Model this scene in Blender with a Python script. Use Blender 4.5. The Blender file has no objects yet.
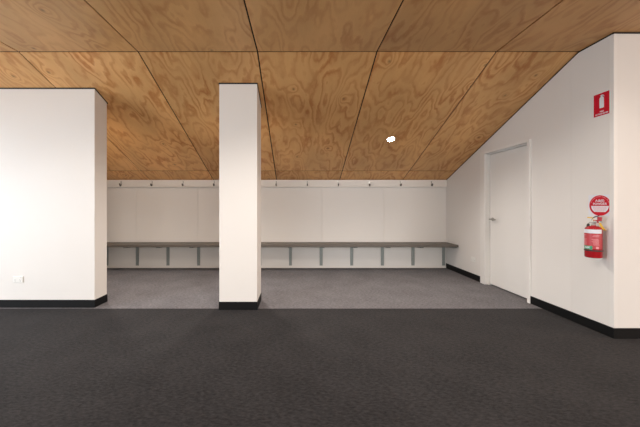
import bpy, bmesh, math, random
from mathutils import Vector, Matrix
random.seed(7)
COL = bpy.context.scene.collection
PI = math.pi

# ------------------------------------------------------------------ materials
def new_mat(name):
    m = bpy.data.materials.new(name); m.use_nodes = True
    nt = m.node_tree; b = nt.nodes['Principled BSDF']
    return m, nt, b

def paint(name, col, rough=.6, var=.015, scale=3.0, bump=0.0, bscale=400, metal=0.0):
    m, nt, b = new_mat(name)
    N = nt.nodes; L = nt.links
    tc = N.new('ShaderNodeTexCoord')
    no = N.new('ShaderNodeTexNoise'); no.inputs['Scale'].default_value = scale; no.inputs['Detail'].default_value = 4
    L.new(tc.outputs['Object'], no.inputs['Vector'])
    mr = N.new('ShaderNodeMapRange')
    mr.inputs['To Min'].default_value = 1-var; mr.inputs['To Max'].default_value = 1+var
    L.new(no.outputs['Fac'], mr.inputs['Value'])
    mx = N.new('ShaderNodeVectorMath'); mx.operation = 'SCALE'
    mx.inputs[0].default_value = col
    L.new(mr.outputs['Result'], mx.inputs['Scale'])
    L.new(mx.outputs['Vector'], b.inputs['Base Color'])
    b.inputs['Roughness'].default_value = rough
    b.inputs['Metallic'].default_value = metal
    if bump:
        n2 = N.new('ShaderNodeTexNoise'); n2.inputs['Scale'].default_value = bscale; n2.inputs['Detail'].default_value = 3
        L.new(tc.outputs['Object'], n2.inputs['Vector'])
        bp = N.new('ShaderNodeBump'); bp.inputs['Strength'].default_value = bump; bp.inputs['Distance'].default_value = .002
        L.new(n2.outputs['Fac'], bp.inputs['Height']); L.new(bp.outputs['Normal'], b.inputs['Normal'])
    return m

def carpet(name, c0, c1):
    m, nt, b = new_mat(name); N = nt.nodes; L = nt.links
    tc = N.new('ShaderNodeTexCoord')
    mp = N.new('ShaderNodeMapping'); mp.inputs['Scale'].default_value = (1, 2.2, 1); mp.inputs['Rotation'].default_value = (0, 0, .5)
    L.new(tc.outputs['Object'], mp.inputs['Vector'])
    n1 = N.new('ShaderNodeTexNoise'); n1.inputs['Scale'].default_value = 30; n1.inputs['Detail'].default_value = 7; n1.inputs['Roughness'].default_value = .75
    L.new(mp.outputs['Vector'], n1.inputs['Vector'])
    n2 = N.new('ShaderNodeTexNoise'); n2.inputs['Scale'].default_value = 3; n2.inputs['Detail'].default_value = 4
    L.new(tc.outputs['Object'], n2.inputs['Vector'])
    ad = N.new('ShaderNodeMath'); ad.operation = 'MULTIPLY_ADD'; ad.inputs[1].default_value = .22
    L.new(n2.outputs['Fac'], ad.inputs[0]); L.new(n1.outputs['Fac'], ad.inputs[2])
    r = N.new('ShaderNodeValToRGB')
    r.color_ramp.elements[0].position = .44; r.color_ramp.elements[0].color = (*c0, 1)
    r.color_ramp.elements[1].position = .78; r.color_ramp.elements[1].color = (*c1, 1)
    L.new(ad.outputs[0], r.inputs['Fac']); L.new(r.outputs['Color'], b.inputs['Base Color'])
    b.inputs['Roughness'].default_value = .95
    b.inputs['Specular IOR Level'].default_value = .06
    b.inputs['Sheen Weight'].default_value = .045; b.inputs['Sheen Roughness'].default_value = .6
    n3 = N.new('ShaderNodeTexNoise'); n3.inputs['Scale'].default_value = 260; n3.inputs['Detail'].default_value = 2
    L.new(tc.outputs['Object'], n3.inputs['Vector'])
    bp = N.new('ShaderNodeBump'); bp.inputs['Strength'].default_value = .5; bp.inputs['Distance'].default_value = .004
    L.new(n3.outputs['Fac'], bp.inputs['Height']); L.new(bp.outputs['Normal'], b.inputs['Normal'])
    return m

def plywood():
    """rotary cut pine: contour bands of a height field stretched along the grain, with sparse knots"""
    m, nt, b = new_mat('pine_plywood'); N = nt.nodes; L = nt.links
    def math_(op, a, bb=None, c=None):
        n = N.new('ShaderNodeMath'); n.operation = op
        for i, v in enumerate((a, bb, c)):
            if v is None: continue
            if isinstance(v, (int, float)): n.inputs[i].default_value = v
            else: L.new(v, n.inputs[i])
        return n.outputs[0]
    uv = N.new('ShaderNodeUVMap'); uv.uv_map = 'grain'
    def noise(sx, sy, scale, detail, rough=.5, off=0):
        mp = N.new('ShaderNodeMapping'); mp.inputs['Scale'].default_value = (sx, sy, 1); mp.inputs['Location'].default_value = (off, off*1.7, 0)
        L.new(uv.outputs['UV'], mp.inputs['Vector'])
        n = N.new('ShaderNodeTexNoise'); n.inputs['Scale'].default_value = scale; n.inputs['Detail'].default_value = detail
        n.inputs['Roughness'].default_value = rough
        L.new(mp.outputs['Vector'], n.inputs['Vector'])
        return n.outputs['Fac']
    h = noise(2.3, .62, 1.25, 2.4, .42)
    h2 = noise(6, 2.6, 1.5, 3, .55, 7.3)
    # knots
    mp = N.new('ShaderNodeMapping'); mp.inputs['Scale'].default_value = (1.9, 1.5, 1)
    L.new(uv.outputs['UV'], mp.inputs['Vector'])
    vo = N.new('ShaderNodeTexVoronoi'); vo.inputs['Scale'].default_value = 1.0; vo.voronoi_dimensions = '2D'
    L.new(mp.outputs['Vector'], vo.inputs['Vector'])
    sep = N.new('ShaderNodeSeparateColor'); L.new(vo.outputs['Color'], sep.inputs['Color'])
    sel = math_('GREATER_THAN', sep.outputs[0], .55)
    d2 = math_('MULTIPLY', vo.outputs['Distance'], vo.outputs['Distance'])
    g = math_('MULTIPLY', math_('EXPONENT', math_('MULTIPLY', d2, -70.0)), sel)
    hh = math_('ADD', math_('ADD', h, math_('MULTIPLY', h2, .16)), math_('MULTIPLY', g, .17))
    ring = math_('FRACT', math_('MULTIPLY', hh, 12.0))
    # latewood: slow rise then sharp fall
    rr = N.new('ShaderNodeValToRGB'); cr = rr.color_ramp; cr.interpolation = 'EASE'
    cr.elements[0].position = 0.0; cr.elements[0].color = (.0, .0, .0, 1)
    cr.elements[1].position = .35; cr.elements[1].color = (.18, .18, .18, 1)
    e = cr.elements.new(.70); e.color = (1, 1, 1, 1)
    e = cr.elements.new(.86); e.color = (.6, .6, .6, 1)
    e = cr.elements.new(1.0); e.color = (0, 0, 0, 1)
    L.new(ring, rr.inputs['Fac'])
    fib = noise(60, 2.0, 3.0, 3, .6, 3.1)
    patch = noise(1.3, 1.0, 2.2, 3, .5, 11.0)
    pm = N.new('ShaderNodeMapRange'); pm.inputs['From Min'].default_value = .36; pm.inputs['From Max'].default_value = .64
    pm.inputs['To Min'].default_value = .30; pm.inputs['To Max'].default_value = 1.0
    L.new(patch, pm.inputs['Value'])
    at = N.new('ShaderNodeAttribute'); at.attribute_name = 'figure'
    fac = math_('MULTIPLY', math_('MULTIPLY', rr.outputs['Color'], pm.outputs['Result']), at.outputs['Fac'])
    base = N.new('ShaderNodeMix'); base.data_type = 'RGBA'
    base.inputs[6].default_value = (.70, .385, .150, 1); base.inputs[7].default_value = (.45, .160, .036, 1)
    L.new(fac, base.inputs[0])
    # broad tone
    tone = noise(1.6, .7, 1.3, 2, .5, 23.0)
    k = N.new('ShaderNodeMapRange'); k.inputs['From Min'].default_value = .3; k.inputs['From Max'].default_value = .7
    k.inputs['To Min'].default_value = .86; k.inputs['To Max'].default_value = 1.12
    L.new(tone, k.inputs['Value'])
    kf = N.new('ShaderNodeMapRange'); kf.inputs['To Min'].default_value = .93; kf.inputs['To Max'].default_value = 1.07
    L.new(fib, kf.inputs['Value'])
    kk = math_('MULTIPLY', k.outputs['Result'], kf.outputs['Result'])
    knot = math_('MULTIPLY', math_('EXPONENT', math_('MULTIPLY', d2, -1500.0)), sel)
    kk = math_('MULTIPLY', kk, math_('SUBTRACT', 1.0, math_('MULTIPLY', knot, .55)))
    at2 = N.new('ShaderNodeAttribute'); at2.attribute_name = 'tone'
    kk = math_('MULTIPLY', kk, at2.outputs['Fac'])
    sc = N.new('ShaderNodeVectorMath'); sc.operation = 'SCALE'
    L.new(base.outputs[2], sc.inputs[0]); L.new(kk, sc.inputs['Scale'])
    L.new(sc.outputs['Vector'], b.inputs['Base Color'])
    b.inputs['Roughness'].default_value = .42
    b.inputs['Specular IOR Level'].default_value = .35
    return m

def emit(name, col, s):
    m, nt, b = new_mat(name)
    b.inputs['Base Color'].default_value = (*col, 1)
    b.inputs['Emission Color'].default_value = (*col, 1); b.inputs['Emission Strength'].default_value = s
    return m

M = dict(
    wall=paint('white_wall_paint', (.74, .71, .675), .55, .012, 2.5, .04, 300),
    white=paint('white_gloss_paint', (.76, .735, .70), .35, .01, 6),
    rail=paint('white_board_paint', (.75, .71, .66), .45, .01, 6),
    black=paint('black_skirting_vinyl', (.004, .004, .0042), .55, .15, 9),
    gap=paint('shadow_gap_black', (.008, .007, .006), .8, .05),
    bench=paint('grey_bench_laminate', (.105, .090, .076), .5, .12, 14),
    galv=paint('galvanised_steel', (.27, .295, .285), .5, .12, 40, metal=.35),
    steel=paint('brushed_steel', (.42, .40, .37), .32, .06, 60, metal=.9),
    hook=paint('satin_hook_steel', (.13, .12, .11), .35, .08, 60, metal=.7),
    plastic=paint('white_plastic', (.80, .79, .76), .3, .008, 10),
    slot=paint('dark_slot', (.06, .06, .06), .6, .05),
    red=paint('red_enamel', (.36, .008, .014), .25, .05, 12),
    redp=paint('red_sign_vinyl', (.53, .006, .022), .6, .03, 12),
    labr=paint('faded_red_label', (.47, .050, .060), .4, .10, 60),
    signw=paint('white_sign_vinyl', (.72, .73, .775), .5, .01, 12),
    pink=paint('pale_red_print', (.72, .30, .32), .45, .03, 40),
    rubber=paint('black_rubber', (.018, .018, .018), .5, .1, 40),
    yellow=paint('yellow_plastic', (.72, .43, .03), .4, .04, 30),
    green=paint('green_label', (.02, .30, .14), .4, .05, 40),
    ply=plywood(),
    cdark=carpet('charcoal_carpet', (.0062, .0057, .0060), (.0345, .0315, .0325)),
    clight=carpet('mid_grey_carpet', (.072, .067, .071), (.188, .179, .188)),
    lamp=emit('lamp_lens', (1, .95, .88), 60),
    glass=None,
)
def glass_mat():
    m, nt, b = new_mat('window_glass'); N = nt.nodes; L = nt.links
    gl = N.new('ShaderNodeBsdfGlossy'); gl.inputs['Roughness'].default_value = .02
    tr = N.new('ShaderNodeBsdfTransparent'); mx = N.new('ShaderNodeMixShader'); mx.inputs[0].default_value = .06
    L.new(tr.outputs[0], mx.inputs[1]); L.new(gl.outputs[0], mx.inputs[2])
    L.new(mx.outputs[0], N['Material Output'].inputs['Surface'])
    return m
M['glass'] = glass_mat()
for q_ in ('redp', 'signw', 'pink'): M[q_].node_tree.nodes['Principled BSDF'].inputs['Specular IOR Level'].default_value = .2
M['black'].node_tree.nodes['Principled BSDF'].inputs['Specular IOR Level'].default_value = .22

# ------------------------------------------------------------------ mesh helpers
def obj(name, bm, mat, parent=None, smooth=False, rel=True):
    """link bm as one mesh; geometry is given in world space, moved into the parent's space"""
    bmesh.ops.recalc_face_normals(bm, faces=bm.faces[:])
    me = bpy.data.meshes.new(name); bm.to_mesh(me); bm.free()
    for m in (mat if isinstance(mat, (list, tuple)) else [mat]): me.materials.append(m)
    if smooth:
        for p in me.polygons: p.use_smooth = True
    o = bpy.data.objects.new(name, me); COL.objects.link(o)
    if parent is not None:
        o.parent = parent
        base = world_loc(parent)
        me.transform(Matrix.Translation(-base))
    return o
def world_loc(o):
    v = Vector((0, 0, 0))
    while o is not None:
        v += o.location; o = o.parent
    return v
def recentre(o, p):
    p = Vector(p); o.data.transform(Matrix.Translation(-p)); o.location = p
def struct(name, bm, mat, parent=None, smooth=False):
    o = obj(name, bm, mat, parent, smooth)
    if parent is None: o['kind'] = 'structure'
    return o
def thing(name, label, cat, loc, group=None):
    o = bpy.data.objects.new(name, None); COL.objects.link(o); o.location = loc
    o.empty_display_size = .1
    o['label'] = label; o['category'] = cat
    if group: o['group'] = group
    return o
def box(bm, x0, x1, y0, y1, z0, z1, bev=0, mi=0):
    r = bmesh.ops.create_cube(bm, size=1)
    vs = r['verts']
    for v in vs:
        v.co = Vector(((x0+x1)/2 + v.co.x*(x1-x0), (y0+y1)/2 + v.co.y*(y1-y0), (z0+z1)/2 + v.co.z*(z1-z0)))
    fs = list({f for v in vs for f in v.link_faces})
    for f in fs: f.material_index = mi
    if bev:
        es = list({e for v in vs for e in v.link_edges})
        bmesh.ops.bevel(bm, geom=es, offset=bev, segments=2, profile=.5, affect='EDGES')
    return bm
def BX(*a, **k): return box(bmesh.new(), *a, **k)
def prism(bm, pts, axis, a0, a1, mi=0):
    """pts 2D polygon extruded along axis ('x','y','z') from a0 to a1"""
    def P(p, a):
        return {'x': (a, p[0], p[1]), 'y': (p[0], a, p[1]), 'z': (p[0], p[1], a)}[axis]
    v0 = [bm.verts.new(P(p, a0)) for p in pts]; v1 = [bm.verts.new(P(p, a1)) for p in pts]
    fs = [bm.faces.new(v0), bm.faces.new(v1[::-1])]
    n = len(pts)
    for i in range(n): fs.append(bm.faces.new((v0[i], v0[(i+1) % n], v1[(i+1) % n], v1[i])))
    for f in fs: f.material_index = mi
    return bm
def lathe(bm, prof, c, axis=Vector((0, 0, 1)), seg=40):
    q = Vector((0, 0, 1)).rotation_difference(axis)
    rings = []
    for r, z in prof:
        if r < 1e-6: rings.append([bm.verts.new(Vector(c) + q @ Vector((0, 0, z)))])
        else: rings.append([bm.verts.new(Vector(c) + q @ Vector((r*math.cos(2*PI*i/seg), r*math.sin(2*PI*i/seg), z))) for i in range(seg)])
    for a, b in zip(rings, rings[1:]):
        for i in range(seg):
            j = (i+1) % seg
            if len(a) == 1 and len(b) == 1: continue
            if len(a) == 1: bm.faces.new((a[0], b[i], b[j]))
            elif len(b) == 1: bm.faces.new((a[i], b[0], a[j]))
            else: bm.faces.new((a[i], b[i], b[j], a[j]))
    if len(rings[0]) > 1: bm.faces.new(rings[0])
    if len(rings[-1]) > 1: bm.faces.new(rings[-1])
    return bm
def tube(bm, pts, r, seg=12):
    pts = [Vector(p) for p in pts]
    rings = []; up = None
    for i, p in enumerate(pts):
        t = (pts[min(i+1, len(pts)-1)] - pts[max(i-1, 0)]).normalized()
        if up is None:
            up = Vector((0, 0, 1)) if abs(t.z) < .9 else Vector((1, 0, 0))
        s = t.cross(up).normalized(); up = s.cross(t).normalized()
        rr = r[i] if isinstance(r, (list, tuple)) else r
        rings.append([bm.verts.new(p + (s*math.cos(2*PI*k/seg) + up*math.sin(2*PI*k/seg))*rr) for k in range(seg)])
    for a, b in zip(rings, rings[1:]):
        for k in range(seg): bm.faces.new((a[k], a[(k+1) % seg], b[(k+1) % seg], b[k]))
    bm.faces.new(rings[0]); bm.faces.new(rings[-1][::-1])
    return bm
def spline(pts, n=8):
    pts = [Vector(p) for p in pts]; P = [pts[0]] + pts + [pts[-1]]; out = []
    for i in range(1, len(P)-2):
        for k in range(n):
            t = k/n; a, b, c, d = P[i-1:i+3]
            out.append(.5*((2*b) + (c-a)*t + (2*a-5*b+4*c-d)*t*t + (3*b-a-3*c+d)*t**3))
    return out + [pts[-1]]
def ribbon(bm, pts, w, t):
    """flat strap along pts, width vector w, thickness vector t"""
    w = Vector(w); t = Vector(t); R = []
    for p in pts:
        p = Vector(p); R.append([bm.verts.new(p+a*w/2+b*t/2) for a, b in ((-1, -1), (1, -1), (1, 1), (-1, 1))])
    for a, b in zip(R, R[1:]):
        for k in range(4): bm.faces.new((a[k], a[(k+1) % 4], b[(k+1) % 4], b[k]))
    bm.faces.new(R[0]); bm.faces.new(R[-1][::-1])
    return bm
def text_bm(txt, size, to3, ext=.0003, bold=.0):
    """letters as mesh; to3 maps (u, v, depth) to world space"""
    cu = bpy.data.curves.new('letters', 'FONT'); cu.body = txt; cu.size = size
    cu.align_x = 'CENTER'; cu.align_y = 'CENTER'; cu.extrude = ext; cu.offset = bold; cu.resolution_u = 3
    o = bpy.data.objects.new('letters', cu); COL.objects.link(o)
    dg = bpy.context.evaluated_depsgraph_get(); dg.update()
    me = bpy.data.meshes.new_from_object(o.evaluated_get(dg))
    bm = bmesh.new(); bm.from_mesh(me)
    for v in bm.verts: v.co = Vector(to3(v.co.x, v.co.y, v.co.z))
    bpy.data.objects.remove(o); bpy.data.curves.remove(cu); bpy.data.meshes.remove(me)
    return bm

# ------------------------------------------------------------------ measurements (metres)
EYE = 1.186
ZC = 2.737                     # flat ceiling height
YF, YB = 2.860, 5.410          # fold line, back wall
ZB = 1.679                     # ceiling height at the back wall
SL = (ZC-ZB)/(YB-YF)
def zc(y): return ZC if y <= YF else ZC-(y-YF)*SL
XR = 2.825                     # right wall
XL0, XR1 = -5.2, 7.2           # outer side walls
YREAR = -3.4
YRF = 2.540                    # wall that faces the camera at the right edge
YC = 3.272                     # carpet seam
T = .12

# ------------------------------------------------------------------ floor
bm = BX(XL0-.2, XR1+.2, YREAR-.2, YC, -.10, 0)
fl = struct('floor', bm, M['cdark'])
bm = BX(XL0-.2, XR1+.2, YC, YB+.2, -.10, .002)
fl2 = struct('floor_alcove', bm, M['clight'])

# ------------------------------------------------------------------ ceiling: plywood sheets over a dark deck, gaps show as dark joints
G = .0072
bm = bmesh.new()
uvl = bm.loops.layers.uv.new('grain')
tl = bm.faces.layers.float.new('tone'); fg = bm.faces.layers.float.new('figure')
xs = [-.408 + 1.2040*k for k in range(-5, 8)]
xs[0] = XL0-.1
rowsF = [(YREAR-.1, -1.95), (-1.95, .45), (.45, YF)]
rowsS = [(YF, 5.099), (5.099, YB)]
def sheet(x0, x1, y0, y1, tone, fig, ou, ov, flip=1):
    g0 = G if y0 > YREAR else 0; g1 = G
    gj = .011 if y0 > YF+1 else g0
    a, b_ = y0+gj, y1-(.011 if abs(y1-5.099) < .01 else G if y1 < YB else 0)
    if x1-x0 < .05: return
    L = math.sqrt(1+SL*SL) if y0 >= YF else 1
    def z(y): return zc(max(y, y0)) if y0 >= YF else ZC
    lo = [(x0+G, a, z(a)), (x1-G, a, z(a)), (x1-G, b_, z(b_)), (x0+G, b_, z(b_))]
    n = Vector((0, SL, 1)).normalized() if y0 >= YF else Vector((0, 0, 1))
    v0 = [bm.verts.new(p) for p in lo]; v1 = [bm.verts.new(Vector(p)+n*.012) for p in lo]
    fs = [bm.faces.new(v0), bm.faces.new(v1[::-1])]
    for i in range(4): fs.append(bm.faces.new((v0[i], v0[(i+1) % 4], v1[(i+1) % 4], v1[i])))
    for f in fs:
        f[tl] = tone; f[fg] = fig; f.material_index = 0
        for l in f.loops:
            l[uvl].uv = (flip*(l.vert.co.x-x0)+ou, (l.vert.co.y-y0)*L+ov)
rt = random.Random(11)
for (y0, y1) in rowsF:
    for x0, x1 in zip(xs, xs[1:]):
        if x0 > XR1: continue
        sheet(x0, min(x1, XR1+.1), y0, y1, rt.uniform(.93, 1.05)*.94, rt.uniform(.30, .65), rt.uniform(0, 60), rt.uniform(0, 60))
for (y0, y1) in rowsS:
    for k, (x0, x1) in enumerate(zip(xs, xs[1:])):
        if x0 > XR: continue
        sheet(x0, min(x1, XR+T), y0, y1, rt.uniform(.90, .96)*(1.16 if x0 < -2 else 1), rt.uniform(.70, .92), rt.uniform(0, 60), rt.uniform(0, 60))
# deck behind the joints (same mesh, black)
def deck(y0, z0, y1, z1, x0, x1):
    prism(bm, [(y0, z0), (y1, z1), (y1, z1+.1), (y0, z0+.1)], 'x', x0, x1, 1)
deck(YREAR-.2, ZC+.010, YF, ZC+.010, XL0-.2, XR1+.2)
deck(YF, ZC+.010, YB+.2, ZC+.010-(YB+.2-YF)*SL, XL0-.2, XR+T)
struct('ceiling', bm, [M['ply'], M['gap']])

# ------------------------------------------------------------------ walls
DG = .010   # dark recess between wall top and plywood
# back wall as sheets with fine joints
bm = bmesh.new()
box(bm, XL0-.2, XR+T, YB+.026, YB+.15, -.1, 1.75)
jx = [-5.3] + [(322-298)/52.5 + 1.181*k for k in range(-4, 3)]
jx[-1] = XR
for a, b_ in zip(jx, jx[1:]):
    box(bm, a+.0011, b_-.0011, YB, YB+.030, 0, ZB-.140-.011, bev=.0008)
    box(bm, a+.0011, b_-.0011, YB, YB+.030, ZB-.140+.002, ZB-.001, bev=.0008)
struct('wall_back', bm, M['wall'])
struct('baseboard_back', BX(XL0, XR, YB-.008, YB+.001, .0, .036, bev=.002), M['rail'])

# left partition with its end face
Y0, Y1, XE = 3.302, 3.515, -2.365
def topped(name, x0, x1, y0, y1):
    bm = bmesh.new()
    prism(bm, [(y0, 0), (y1, 0), (y1, zc(y1)-DG), (y0, zc(y0)-DG)], 'x', x0, x1)
    es = [e for e in bm.edges if abs(e.verts[0].co.z-e.verts[1].co.z) > 1]
    bmesh.ops.bevel(bm, geom=es, offset=.003, segments=2, profile=.5, affect='EDGES')
    return struct(name, bm, M['wall'])
topped('wall_left', XL0, XE, Y0, Y1)
topped('wall_pillar', -.897, -.4655, 3.235, 3.575)
# dark closers above them
bm = bmesh.new()
for (x0, x1, y0, y1) in ((XL0, XE+.006, Y0-.006, Y1+.01), (-.897-.006, -.4655+.006, 3.235-.006, 3.575+.01)):
    prism(bm, [(y0, zc(y0)-DG-.001), (y1, zc(y1)-DG-.001), (y1, zc(y1)+.003), (y0, zc(y0)+.003)], 'x', x0, x1)
struct('trim_1', bm, M['gap'])

def base_rect(name, x0, x1, y0, y1, h=.092, t=.005, z0=0.0):
    bm = bmesh.new(); box(bm, x0-t, x1+t, y0-t, y1+t, z0, h, bev=.002)
    return struct(name, bm, M['black'])
def baseboard(name, x0, x1, y0, y1, h=.092):
    return struct(name, BX(x0, x1, y0, y1, 0, h, bev=.002), M['black'])
base_rect('baseboard_left', XL0, XE, Y0, Y1)
base_rect('baseboard_pillar', -.897, -.4655, 3.235, 3.575)

# right wall with door opening (gable shaped under the slope)
DY0, DY1, DH = 3.479, 4.276, 1.967      # opening
JO = 3.440, 4.374                        # frame outer edges
bm = bmesh.new()
def gable(y0, y1, zlo):
    pts = [(y0, zlo), (y1, zlo), (y1, zc(y1)-.004)]
    if y0 < YF < y1: pts.append((YF, zc(YF)-.004))
    pts.append((y0, zc(y0)-.004))
    prism(bm, pts, 'x', XR, XR+T)
jr = 2.937
gable(YRF, jr-.001, 0); gable(jr+.001, DY0, 0); gable(DY0, DY1, DH); gable(DY1, YB+.1, 0)
prism(bm, [(jr-.0015, 0), (jr+.0015, 0), (jr+.0015, zc(jr)-.01), (jr-.0015, zc(jr)-.01)], 'x', XR+.0012, XR+.05)
struct('wall_right', bm, M['wall'])
# dark line along the top of the right wall
bm = bmesh.new()
def line_strip(y0, z0, y1, z1):
    prism(bm, [(y0, z0-.012), (y1, z1-.012), (y1, z1+.002), (y0, z0+.002)], 'x', XR-.002, XR+.01)
line_strip(YRF, ZC, YF, ZC); line_strip(YF, ZC, YB, ZB)
box(bm, XR-.002, XR1, YRF-.002, YRF+.01, ZC-.014, ZC+.002)
struct('trim_2', bm, M['gap'])
# corner bead
bm = bmesh.new()
box(bm, XR-.0025, XR+.030, YRF-.0025, YRF+.035, .092, ZC-.014, bev=.0015)
struct('trim_3', bm, M['white'])
struct('wall_front_right', BX(XR+T-.0005, XR1+.2, YRF, YRF+T, 0, ZC-.004), M['wall'])
baseboard('baseboard_right', XR-.010, XR+.005, YRF-.010, JO[0]+.004)
baseboard('baseboard_right_far', XR-.010, XR+.005, JO[1]-.002, YB-.001)
baseboard('baseboard_front_right', XR+.0052, XR1, YRF-.010, YRF+.005)
struct('wall_behind_door', BX(XR+T+.001, XR+T+.04, DY0-.2, DY1+.2, 0, DH+.1), M['wall'])

# outer shell with window openings
def wall_with_windows(name, axis, at, a0, a1, wins, thick=.15, z1=ZC+.1):
    bm = bmesh.new(); cur = a0
    def B(p0, p1, zz0, zz1):
        if p1-p0 < 1e-4: return
        if axis == 'x': box(bm, at, at+thick, p0, p1, zz0, zz1)
        else: box(bm, p0, p1, at, at+thick, zz0, zz1)
    for (p0, p1, s0, s1) in wins:
        B(cur, p0, 0, z1); B(p0, p1, 0, s0); B(p0, p1, s1, z1); cur = p1
    B(cur, a1, 0, z1)
    return struct(name, bm, M['wall'])
WL = [(-.9, 2.35, .12, 2.05)]
WR = [(-2.4, 1.9, .25, 2.2)]
WB = [(-4.4, -1.2, .15, 2.15), (1.1, 4.6, .15, 2.15)]
wall_with_windows('wall_far_left', 'x', XL0-.15, YREAR, YB, WL)
wall_with_windows('wall_far_right', 'x', XR1, YREAR, YRF+T, WR)
wall_with_windows('wall_rear', 'y', YREAR-.15, XL0-.15, XR1+.15, WB)
nwin = 0
def window(axis, at, p0, p1, z0, z1):
    global nwin; nwin += 1
    f = bmesh.new(); g = bmesh.new()
    n = max(1, round((p1-p0)/1.1)); w = .05
    def B(bm, q0, q1, a, b_, d0=-.03, d1=.03):
        if axis == 'x': box(bm, at+d0, at+d1, q0, q1, a, b_)
        else: box(bm, q0, q1, at+d0, at+d1, a, b_)
    B(f, p0, p1, z0, z0+w); B(f, p0, p1, z1-w, z1)
    for k in range(n+1):
        c = p0+w/2+(p1-p0-w)*k/n; B(f, c-w/2, c+w/2, z0+w, z1-w)
    B(g, p0+w, p1-w, z0+w, z1-w, -.003, .003)
    o = struct('window_%d' % nwin, f, M['slot'])
    obj('pane', g, M['glass'], o)
for w_ in WL: window('x', XL0-.08, *w_)
for w_ in WR: window('x', XR1+.08, *w_)
for w_ in WB: window('y', YREAR-.08, *w_)

# ------------------------------------------------------------------ door in the right wall
door = bpy.data.objects.new('door_1', None); COL.objects.link(door); door.location = (XR, (DY0+DY1)/2, 0); door['kind'] = 'structure'
P = .020   # frame stands proud of the wall
bm = bmesh.new()
# near jamb, far jamb, head, each with a rebate step
DT = XR+.056
box(bm, XR-P, XR+.03, JO[0], DY0+.002, 0, DH+.034, bev=.002)
box(bm, XR+.028, XR+T, DY0-.02, DY0+.001, 0, DH+.001)
box(bm, XR-P, XR+.03, DY1-.003, JO[1], 0, DH+.034, bev=.002)
box(bm, XR+.0305, XR+T, DY1-.014, DY1+.02, 0, DH, bev=.001)
box(bm, XR-P, XR+.03, DY0+.001, DY1-.002, DH-.003, DH+.034, bev=.002)
box(bm, XR+.0305, XR+T, DY0, DY1, DH-.016, DH+.02, bev=.001)
obj('door_frame', bm, M['white'], door)
leaf = obj('door_leaf', BX(DT, DT+.036, DY0+.003, DY1-.016, .018, DH-.020, bev=.0015), M['white'], door)
leaf['label'] = 'plain white flush door leaf'
# lever handle on the far side of the leaf
hy, hz = DY1-.075, .985
bm = bmesh.new()
lathe(bm, [(.0, .0), (.026, .0), (.026, .006), (.022, .009), (.0, .009)], (DT, hy, hz), Vector((-1, 0, 0)), 28)
lathe(bm, [(.0, .008), (.010, .008), (.010, .050), (.0, .050)], (DT, hy, hz), Vector((-1, 0, 0)), 20)
pts = spline([(DT-.046, hy+.004, hz), (DT-.05, hy-.02, hz), (DT-.05, hy-.07, hz-.001), (DT-.048, hy-.118, hz-.002)], 6)
tube(bm, pts, .0095, 12)
h = obj('door_handle', bm, M['steel'], leaf, smooth=True); h['label'] = 'steel lever handle on a round rose'

# ------------------------------------------------------------------ bench along the back wall
bench = thing('wall_bench', 'long grey laminate bench shelf on steel brackets along the back wall', 'bench', (0, YB-.2, 0))
BZ, BD, BT = .495, .418, .040
obj('bench_top', BX(XL0+.01, XR-.003, YB-BD, YB-.001, BZ-BT, BZ, bev=.004), M['bench'], bench)
for k in range(0, 15):
    bx = (443.4-298)/52.5 - .5825*k
    if bx < -5: continue
    w = .027; yb = YB-.0015
    bm = bmesh.new()
    # wall leg: a shallow channel (web + two lips)
    box(bm, bx-w, bx+w, yb-.006, yb, .048, BZ-BT, bev=.001)
    box(bm, bx-w, bx-w+.005, yb-.014, yb, .048, BZ-BT, bev=.001)
    box(bm, bx+w-.005, bx+w, yb-.014, yb, .048, BZ-BT, bev=.001)
    # two screw heads
    for zz in (.085, .30): lathe(bm, [(0, 0), (.008, 0), (.006, .004), (0, .005)], (bx, yb-.006, zz), Vector((0, -1, 0)), 12)
    br = obj('bracket', bm, M['galv'], bench)
    bm = bmesh.new()
    ya, yz = yb-.014, YB-BD+.012
    for s in (-1, 1):
        x0 = bx+s*(w-.0025)
        prism(bm, [(ya, BZ-BT), (yz, BZ-BT), (yz, BZ-BT-.016), (ya, BZ-BT-.040)], 'x', x0-.0025, x0+.0025)
    box(bm, bx-w, bx+w, yz, ya, BZ-BT-.004, BZ-BT-.0005)
    prism(bm, [(ya, BZ-BT-.040), (yz, BZ-BT-.016), (yz, BZ-BT-.013), (ya, BZ-BT-.037)], 'x', bx-w, bx+w)
    obj('bracket_arm', bm, M['galv'], br)

# ------------------------------------------------------------------ coat rail
RZ = ZB-.140
rack = thing('coat_rack', 'long white board with a row of small steel hooks, high on the back wall', 'coat rack', (0, YB, RZ))
obj('rail', BX(XL0+.01, XR-.002, YB-.032, YB-.0005, RZ, ZB-.003, bev=.0025), M['rail'], rack)
ry = YB-.032
sr = 284/ry
for k in range(-8, 6):
    hx = (276.3-298)/sr + 31.02/sr*k
    bm = bmesh.new(); zt = ZB-.035
    box(bm, hx-.010, hx+.010, ry-.003, ry, zt-.075, zt+.008, bev=.0008)
    lathe(bm, [(0, 0), (.004, 0), (.003, .003), (0, .003)], (hx, ry-.003, zt-.012), Vector((0, -1, 0)), 10)
    lathe(bm, [(0, 0), (.004, 0), (.003, .003), (0, .003)], (hx, ry-.003, zt-.035), Vector((0, -1, 0)), 10)
    pts = spline([(hx, ry-.001, zt-.062), (hx, ry-.018, zt-.078), (hx, ry-.036, zt-.080), (hx, ry-.046, zt-.066), (hx, ry-.047, zt-.052)], 5)
    nf = len(bm.faces); tube(bm, pts, .0090, 10)
    bmesh.ops.create_uvsphere(bm, u_segments=12, v_segments=8, radius=.0130, matrix=Matrix.Translation(pts[-1]))
    for f in list(bm.faces)[nf:]: f.material_index = 1
    obj('coat_hook', bm, [M['steel'], M['hook']], rack, smooth=False)

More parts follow.
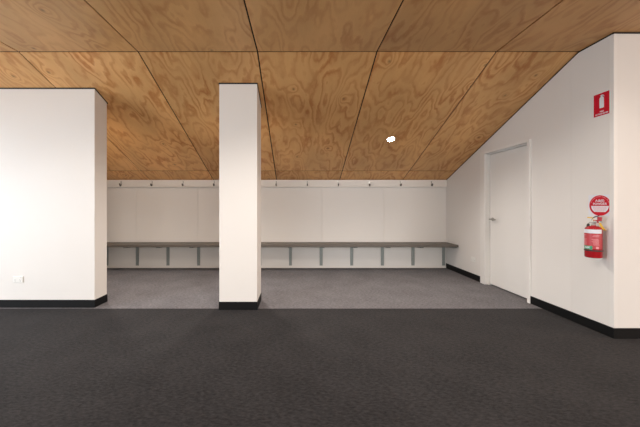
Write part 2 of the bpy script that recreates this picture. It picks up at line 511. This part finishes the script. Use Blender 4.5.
# ------------------------------------------------------------------ power outlets
def outlet(name, label, org, uax, nax, w=.116, h=.075):
    """uax: direction of plate's right, nax: outward normal"""
    u = Vector(uax); n = Vector(nax); O = Vector(org); Z = Vector((0, 0, 1))
    t = thing(name, label, 'power outlet', org)
    def B(u0, u1, z0, z1, d0, d1, bev=.0):
        bm = bmesh.new(); box(bm, u0, u1, d0, d1, z0, z1, bev=bev)
        for v in bm.verts: v.co = O + u*v.co.x + n*v.co.y + Z*v.co.z
        return bm
    obj('face_plate', B(-w/2, w/2, -h/2, h/2, 0, .009, .003), M['plastic'], t)
    for s in (-1, 1):
        so = obj('socket', B(s*.029-.021, s*.029+.021, -.030, .012, .0085, .0105, .001), M['plastic'], t)
        bm = bmesh.new()
        for (a, zz, rot) in ((-.007, -.004, .5), (.007, -.004, -.5), (0, -.019, 0)):
            q = bmesh.new(); box(q, -.0013, .0013, .0100, .0112, -.0045, .0045)
            for v in q.verts:
                x, z_ = v.co.x, v.co.z
                x, z_ = x*math.cos(rot)-z_*math.sin(rot), x*math.sin(rot)+z_*math.cos(rot)
                v.co = O + u*(s*.029+a+x) + n*v.co.y + Z*(zz+z_)
            me = bpy.data.meshes.new('tmp'); q.to_mesh(me); q.free(); bm.from_mesh(me); bpy.data.meshes.remove(me)
        obj('slots', bm, M['slot'], so)
        obj('switch', B(s*.029-.007, s*.029+.007, .018, .031, .0085, .0125, .001), M['plastic'], t)
outlet('power_outlet', 'white double power outlet low on the left white partition wall', ((18.6-298)/86, Y0, EYE-(279.4-205.7)/86), (1, 0, 0), (0, -1, 0))
outlet('power_outlet', 'white double power outlet on the right wall between bench end and door', (XR, 4.572, .322), (0, -1, 0), (-1, 0, 0))

# ------------------------------------------------------------------ downlight
def downlight(lx, ly, label, power, group=None, size=118, blend=.9):
    lz = zc(ly); nrm = Vector((0, -SL, -1)).normalized() if ly > YF else Vector((0, 0, -1))
    c = (lx, ly, lz)
    dl = thing('downlight', label, 'ceiling light', c, group)
    obj('trim_ring', lathe(bmesh.new(), [(.050, -.012), (.050, .002), (.054, .005), (.062, .004), (.064, .0), (.062, -.002), (.058, -.012)], c, nrm, 40), M['white'], dl, smooth=True)
    obj('lens', lathe(bmesh.new(), [(0, -.002), (.0495, -.002), (.0495, .0015), (.036, .004), (0, .005)], c, nrm, 40), M['lamp'], dl, smooth=True)
    s = bpy.data.lights.new('downlight_beam', 'SPOT'); s.energy = power; s.color = (1, .92, .84)
    s.spot_size = math.radians(size); s.spot_blend = blend; s.shadow_soft_size = .045
    o = bpy.data.objects.new('downlight_beam', s); COL.objects.link(o); o.location = Vector(c)+nrm*.02
    o.rotation_euler = Vector((0, 0, -1)).rotation_difference(nrm).to_euler()
PA, PM = 100, 75
downlight(1.381, 4.217, 'small round recessed ceiling light glowing in the sloped plywood', PA, None, 150)
HID = 'recessed ceiling light of the same kind hidden behind the pillar or partition'
for x in (-.80, -3.0): downlight(x, 4.217, HID, PA, 'hidden recessed ceiling lights', 150)
OUT = 'recessed ceiling light in the flat plywood ceiling, outside the picture'
for x, p in ((-4.6, 18), (-2.0, 70), (.07, 145), (2.20, 30), (4.8, 40)): downlight(x, 1.75, OUT, p, 'recessed ceiling lights of the main room', 140, .7)

# ------------------------------------------------------------------ signs on the right wall (u runs towards the camera)
def wall_map(cy, cz, off):
    return lambda u, v, d: (XR-off-d, cy-u, cz+v)
def poly_plate(bm, pts, cy, cz, d0, d1):
    prism(bm, [(cy-u, cz+v) for u, v in pts], 'x', XR-d1, XR-d0); return bm
def rrect(w, h, r, n=5):
    out = []
    for (sx, sy, a0) in ((1, 1, 0), (-1, 1, 90), (-1, -1, 180), (1, -1, 270)):
        for k in range(n+1):
            a = math.radians(a0+90*k/n); out.append((sx*(w/2-r)+r*math.cos(a), sy*(h/2-r)+r*math.sin(a)))
    return out
# fire extinguisher location sign
cy, cz = 2.640, 2.130
sg = thing('extinguisher_location_sign', 'red rectangular sign with white fire extinguisher symbol, high on the right wall', 'sign', (XR, cy, cz))
obj('sign_plate', poly_plate(bmesh.new(), rrect(.148, .214, .003), cy, cz, 0, .0012), M['signw'], sg)
obj('red_field', poly_plate(bmesh.new(), rrect(.143, .209, .002), cy, cz, .0010, .0018), M['redp'], sg)
bm = bmesh.new()
body = [(-.023, -.052), (-.019, -.058), (.019, -.058), (.023, -.052), (.023, .052), (.020, .062), (.010, .071), (.008, .075),
        (.008, .081), (.022, .081), (.027, .074), (.029, .066), (.026, .066), (.020, .088), (.006, .095), (-.010, .093), (-.018, .084), (-.008, .081), (-.008, .075), (-.010, .071), (-.020, .062), (-.023, .052)]
poly_plate(bm, [(u*.86, v*.80) for u, v in body], cy, cz+.012, .0016, .0024)
obj('symbol', bm, M['signw'], sg)
obj('lettering', text_bm('FIRE', .0185, wall_map(cy, cz-.068, .0020), bold=.0004), M['signw'], sg)
obj('lettering', text_bm('EXTINGUISHER', .0165, wall_map(cy, cz-.088, .0020), bold=.0004), M['signw'], sg)

# round powder type sign on white square plate
cy, cz = 2.657, 1.188
ps = thing('powder_type_sign', 'white square plate with round red sign, directly above the fire extinguisher', 'sign', (XR, cy, cz))
obj('sign_plate', poly_plate(bmesh.new(), rrect(.208, .200, .003), cy, cz, 0, .0012), M['signw'], ps)
circ = lambda r, a0=0, a1=360, n=64: [(r*math.cos(math.radians(a0+(a1-a0)*k/n)), r*math.sin(math.radians(a0+(a1-a0)*k/n))) for k in range(n if a1-a0 == 360 else n+1)]
obj('red_disc', poly_plate(bmesh.new(), circ(.0955), cy, cz, .0010, .0018), M['redp'], ps)
seg = [p for p in circ(.078, 183, 357, 40)]
# lower white band of the disc, cut straight at the bottom
lo = [(u, v) for u, v in seg if v > -.062]
obj('white_panel', poly_plate(bmesh.new(), [(-.078, -.005)] + lo + [(.078, -.005)], cy, cz, .0016, .0022), M['signw'], ps)
obj('lettering', text_bm('A:B(E)', .031, wall_map(cy, cz+.044, .0020), bold=.0005), M['signw'], ps)
obj('lettering', text_bm('POWDER', .029, wall_map(cy, cz+.014, .0020), bold=.0005), M['signw'], ps)
bm = bmesh.new()
for (v, hw) in ((-.015, .058), (-.024, .062), (-.033, .056), (-.042, .050), (-.051, .036)):
    u = -hw
    rr_ = random.Random(int(v*-1000))
    while u < hw-.004:
        l_ = rr_.uniform(.006, .014); e_ = min(u+l_, hw)
        poly_plate(bm, [(u, v-.0020), (e_, v-.0020), (e_, v+.0020), (u, v+.0020)], cy, cz, .0020, .0026); u = e_+.003
obj('fine_print', bm, M['pink'], ps)
bm = bmesh.new()
for k in range(26):
    a = 20+140*k/25
    if k % 6 == 5: continue
    c_ = (.083*math.cos(math.radians(a)), .083*math.sin(math.radians(a)))
    t_ = Vector((-math.sin(math.radians(a)), math.cos(math.radians(a)))); n_ = Vector((t_.y, -t_.x))
    q = [(c_[0]+t_.x*i*.0027+n_.x*j*.0026, c_[1]+t_.y*i*.0027+n_.y*j*.0026) for i, j in ((-1, -1), (1, -1), (1, 1), (-1, 1))]
    poly_plate(bm, q, cy, cz, .0016, .0022)
obj('fine_print', bm, M['pink'], ps)

# ------------------------------------------------------------------ fire extinguisher
EC = Vector((2.742, 2.636, 0)); R = .060
fe = thing('fire_extinguisher', 'red dry powder fire extinguisher with white band, hanging on the right wall', 'fire extinguisher', (EC.x, EC.y, .70))
cdir = Vector((-EC.x, -EC.y, 0)).normalized(); ldir = Vector((-cdir.y*-1, cdir.x*-1, 0))
ldir = Vector((cdir.y, -cdir.x, 0))
if ldir.y < 0: ldir = -ldir
def cyl(th, z, r=R):
    a = math.radians(th); return EC + (cdir*math.cos(a)+ldir*math.sin(a))*r + Vector((0, 0, z))
zb, zs = .706, .985
prof = [(0, zb+.004), (.046, zb+.004), (.052, zb), (.057, zb+.002), (R, zb+.010), (R, zs-.020)]
for k in range(1, 8):
    a = PI/2*k/8; prof.append((.018+(R-.018)*math.cos(a), zs-.020+.034*math.sin(a)))
prof += [(.018, zs+.014), (.018, zs+.020), (0, zs+.020)]
obj('cylinder_body', lathe(bmesh.new(), prof, (EC.x, EC.y, 0), seg=56), M['red'], fe, smooth=True)
def patch(th0, th1, z0, z1, r0, r1, n=28):
    bm = bmesh.new(); rows = []
    for k in range(n+1):
        th = th0+(th1-th0)*k/n
        rows.append([bm.verts.new(cyl(th, z, r)) for z, r in ((z0, r0), (z1, r0), (z1, r1), (z0, r1))])
    for a, b_ in zip(rows, rows[1:]):
        for i in range(4): bm.faces.new((a[i], a[(i+1) % 4], b_[(i+1) % 4], b_[i]))
    bm.faces.new(rows[0]); bm.faces.new(rows[-1][::-1])
    return bm
obj('white_band', patch(-60, 175, .932, .968, R-.001, R+.0008, 40), M['signw'], fe)
obj('label', patch(-58, 95, .790, .926, R-.001, R+.0006, 40), M['labr'], fe)
rp = random.Random(4)
for cth, half in ((60, 16), (-15, 26)):
    bm = bmesh.new()
    for z in (.915, .904, .893, .878, .868, .858, .848, .838, .828):
        if rp.random() < .2: continue
        p_ = patch(cth-half*rp.uniform(.6, 1), cth+half*rp.uniform(.6, 1), z-.0022, z+.0018, R, R+.0012, 6)
        me = bpy.data.meshes.new('tmp'); p_.to_mesh(me); p_.free(); bm.from_mesh(me); bpy.data.meshes.remove(me)
    obj('fine_print', bm, M['pink'], fe)
obj('service_label', patch(-34, -16, .792, .812, R, R+.0014, 8), M['pink'], fe)
obj('green_label', patch(6, 74, .784, .817, R-.001, R+.0016, 20), M['green'], fe)
def cylmap(thc, z0):
    return lambda u, v, d: cyl(thc-math.degrees(u/R), z0+v, R+.0018+d)
obj('lettering', text_bm('ABE', .024, cylmap(42, .8005), bold=.0006), M['signw'], fe)
# black strap and wall bracket
st = obj('strap', patch(0, 360, .768, .780, R-.002, R+.0030, 56), M['rubber'], fe)
bm = BX(EC.x+R-.004, XR+.003, EC.y+.002, EC.y+.026, .80, .985, bev=.001)
obj('wall_bracket', bm, M['steel'], fe)
# valve
ez = zs+.020
obj('neck_collar', lathe(bmesh.new(), [(0, ez-.004), (.016, ez-.004), (.017, ez+.010), (.013, ez+.014), (.013, ez+.030), (0, ez+.030)], (EC.x, EC.y, 0), seg=28), M['steel'], fe, smooth=True)
rd = -ldir                       # image right
def V(a, z, c=0): return EC + rd*(a+.014) + cdir*c + Vector((0, 0, z))
def obox(a0, a1, c0, c1, z0, z1, bev=.0015):
    bm = bmesh.new(); box(bm, a0, a1, c0, c1, z0, z1, bev=bev)
    for v in bm.verts: v.co = V(v.co.x, v.co.z, v.co.y)
    return bm
obj('valve_body', obox(-.016, .020, -.012, .012, ez+.022, ez+.050), M['red'], fe)
obj('pressure_gauge', lathe(bmesh.new(), [(0, 0), (.013, 0), (.013, .010), (.011, .012), (0, .012)], V(-.004, ez+.030, .011), cdir, 24), M['steel'], fe, smooth=True)
obj('valve_head', obox(.010, .042, -.012, .012, ez+.040, ez+.078, .003), M['red'], fe)
pts = spline([V(-.026, ez+.046), V(-.018, ez+.066), V(.000, ez+.080), V(.024, ez+.088)], 6)
obj('squeeze_lever', ribbon(bmesh.new(), pts, cdir*.020, Vector((0, 0, .010))), M['rubber'], fe)
pts = spline([V(-.010, ez+.044), V(.020, ez+.040), V(.045, ez+.030)], 6)
obj('carry_handle', ribbon(bmesh.new(), pts, cdir*.020, Vector((0, 0, .008))), M['steel'], fe)
pts = spline([V(-.054, ez+.071, .004), V(-.036, ez+.070, .006), V(-.020, ez+.068, .008), V(-.012, ez+.048, .012), V(-.006, ez+.034, .014)], 6)
obj('safety_pin', ribbon(bmesh.new(), pts, cdir*.012, Vector((0, 0, .009))), M['yellow'], fe)
pts = spline([V(.026, ez+.022, .010), V(.036, ez-.004, .012), V(.050, ez-.030, .010), V(.060, ez-.044, .006)], 6)
obj('pull_tag', ribbon(bmesh.new(), pts, rd*.016, cdir*.004), M['yellow'], fe)
pts = spline([V(-.010, ez+.022, .004), V(-.026, ez+.026, .004), V(-.040, ez+.024, .002), V(-.046, ez+.012, .0)], 8)
obj('hose', tube(bmesh.new(), pts, .0042, 12), M['steel'], fe, smooth=True)
obj('nozzle', tube(bmesh.new(), [V(-.046, ez+.014, .0), V(-.048, ez+.002, .0), V(-.050, ez-.016, -.002)], [.007, .011, .010], 14), M['rubber'], fe, smooth=True)

# ------------------------------------------------------------------ light
def area(name, loc, rot, sx, sy, col, power, spread=180):
    l = bpy.data.lights.new(name, 'AREA'); l.shape = 'RECTANGLE'; l.size = sx; l.size_y = sy
    l.color = col; l.energy = power; l.spread = math.radians(spread)
    o = bpy.data.objects.new(name, l); COL.objects.link(o); o.location = loc; o.rotation_euler = rot
    return o
def win_light(name, axis, at, sgn, w, col, power, tilt=0, out=0.0, up=0.0, grow=0.0):
    """daylight outside a window, tilted down like the sky seen through it"""
    p0, p1, z0, z1 = w; p0 -= grow; p1 += grow
    a = math.radians(tilt)
    if axis == 'x': loc = Vector((at-sgn*out, (p0+p1)/2, (z0+z1)/2+up)); d = Vector((sgn*math.cos(a), 0, -math.sin(a)))
    else: loc = Vector(((p0+p1)/2, at-out, (z0+z1)/2+up)); d = Vector((0, math.cos(a), -math.sin(a)))
    o = area(name, loc, (0, 0, 0), p1-p0, z1-z0, col, power)
    o.rotation_euler = d.to_track_quat('-Z', 'Y').to_euler()
win_light('daylight_left', 'x', XL0-.22, 1, WL[0], (.86, .93, 1.0), 275, 6, .5, .5)
win_light('daylight_right', 'x', XR1+.22, -1, WR[0], (1.0, .60, .36), 115, 15, .4, .3)
win_light('daylight_rear_a', 'y', YREAR-.22, 1, WB[0], (1.0, .95, .89), 160, 28, .7, .9, .2)
win_light('daylight_rear_b', 'y', YREAR-.22, 1, WB[1], (1.0, .95, .89), 480, 28, .7, .9, .2)
w = bpy.data.worlds.new('world'); bpy.context.scene.world = w; w.use_nodes = True
w.node_tree.nodes['Background'].inputs['Color'].default_value = (.75, .85, 1, 1)
w.node_tree.nodes['Background'].inputs['Strength'].default_value = 1.0

# ------------------------------------------------------------------ camera
cam = bpy.data.cameras.new('camera'); co = bpy.data.objects.new('camera', cam); COL.objects.link(co)
co.location = (0, 0, EYE); co.rotation_euler = (PI/2, 0, 0)
cam.sensor_width = 36; cam.sensor_fit = 'HORIZONTAL'; cam.lens = 284/640*36
cam.shift_x = 22/640; cam.shift_y = -7.8/640; cam.clip_start = .05
sc = bpy.context.scene; sc.camera = co
sc.view_settings.view_transform = 'Standard'; sc.view_settings.look = 'None'
sc.view_settings.gamma = 1; sc.view_settings.use_curve_mapping = False
sc.view_settings.exposure = 0.30
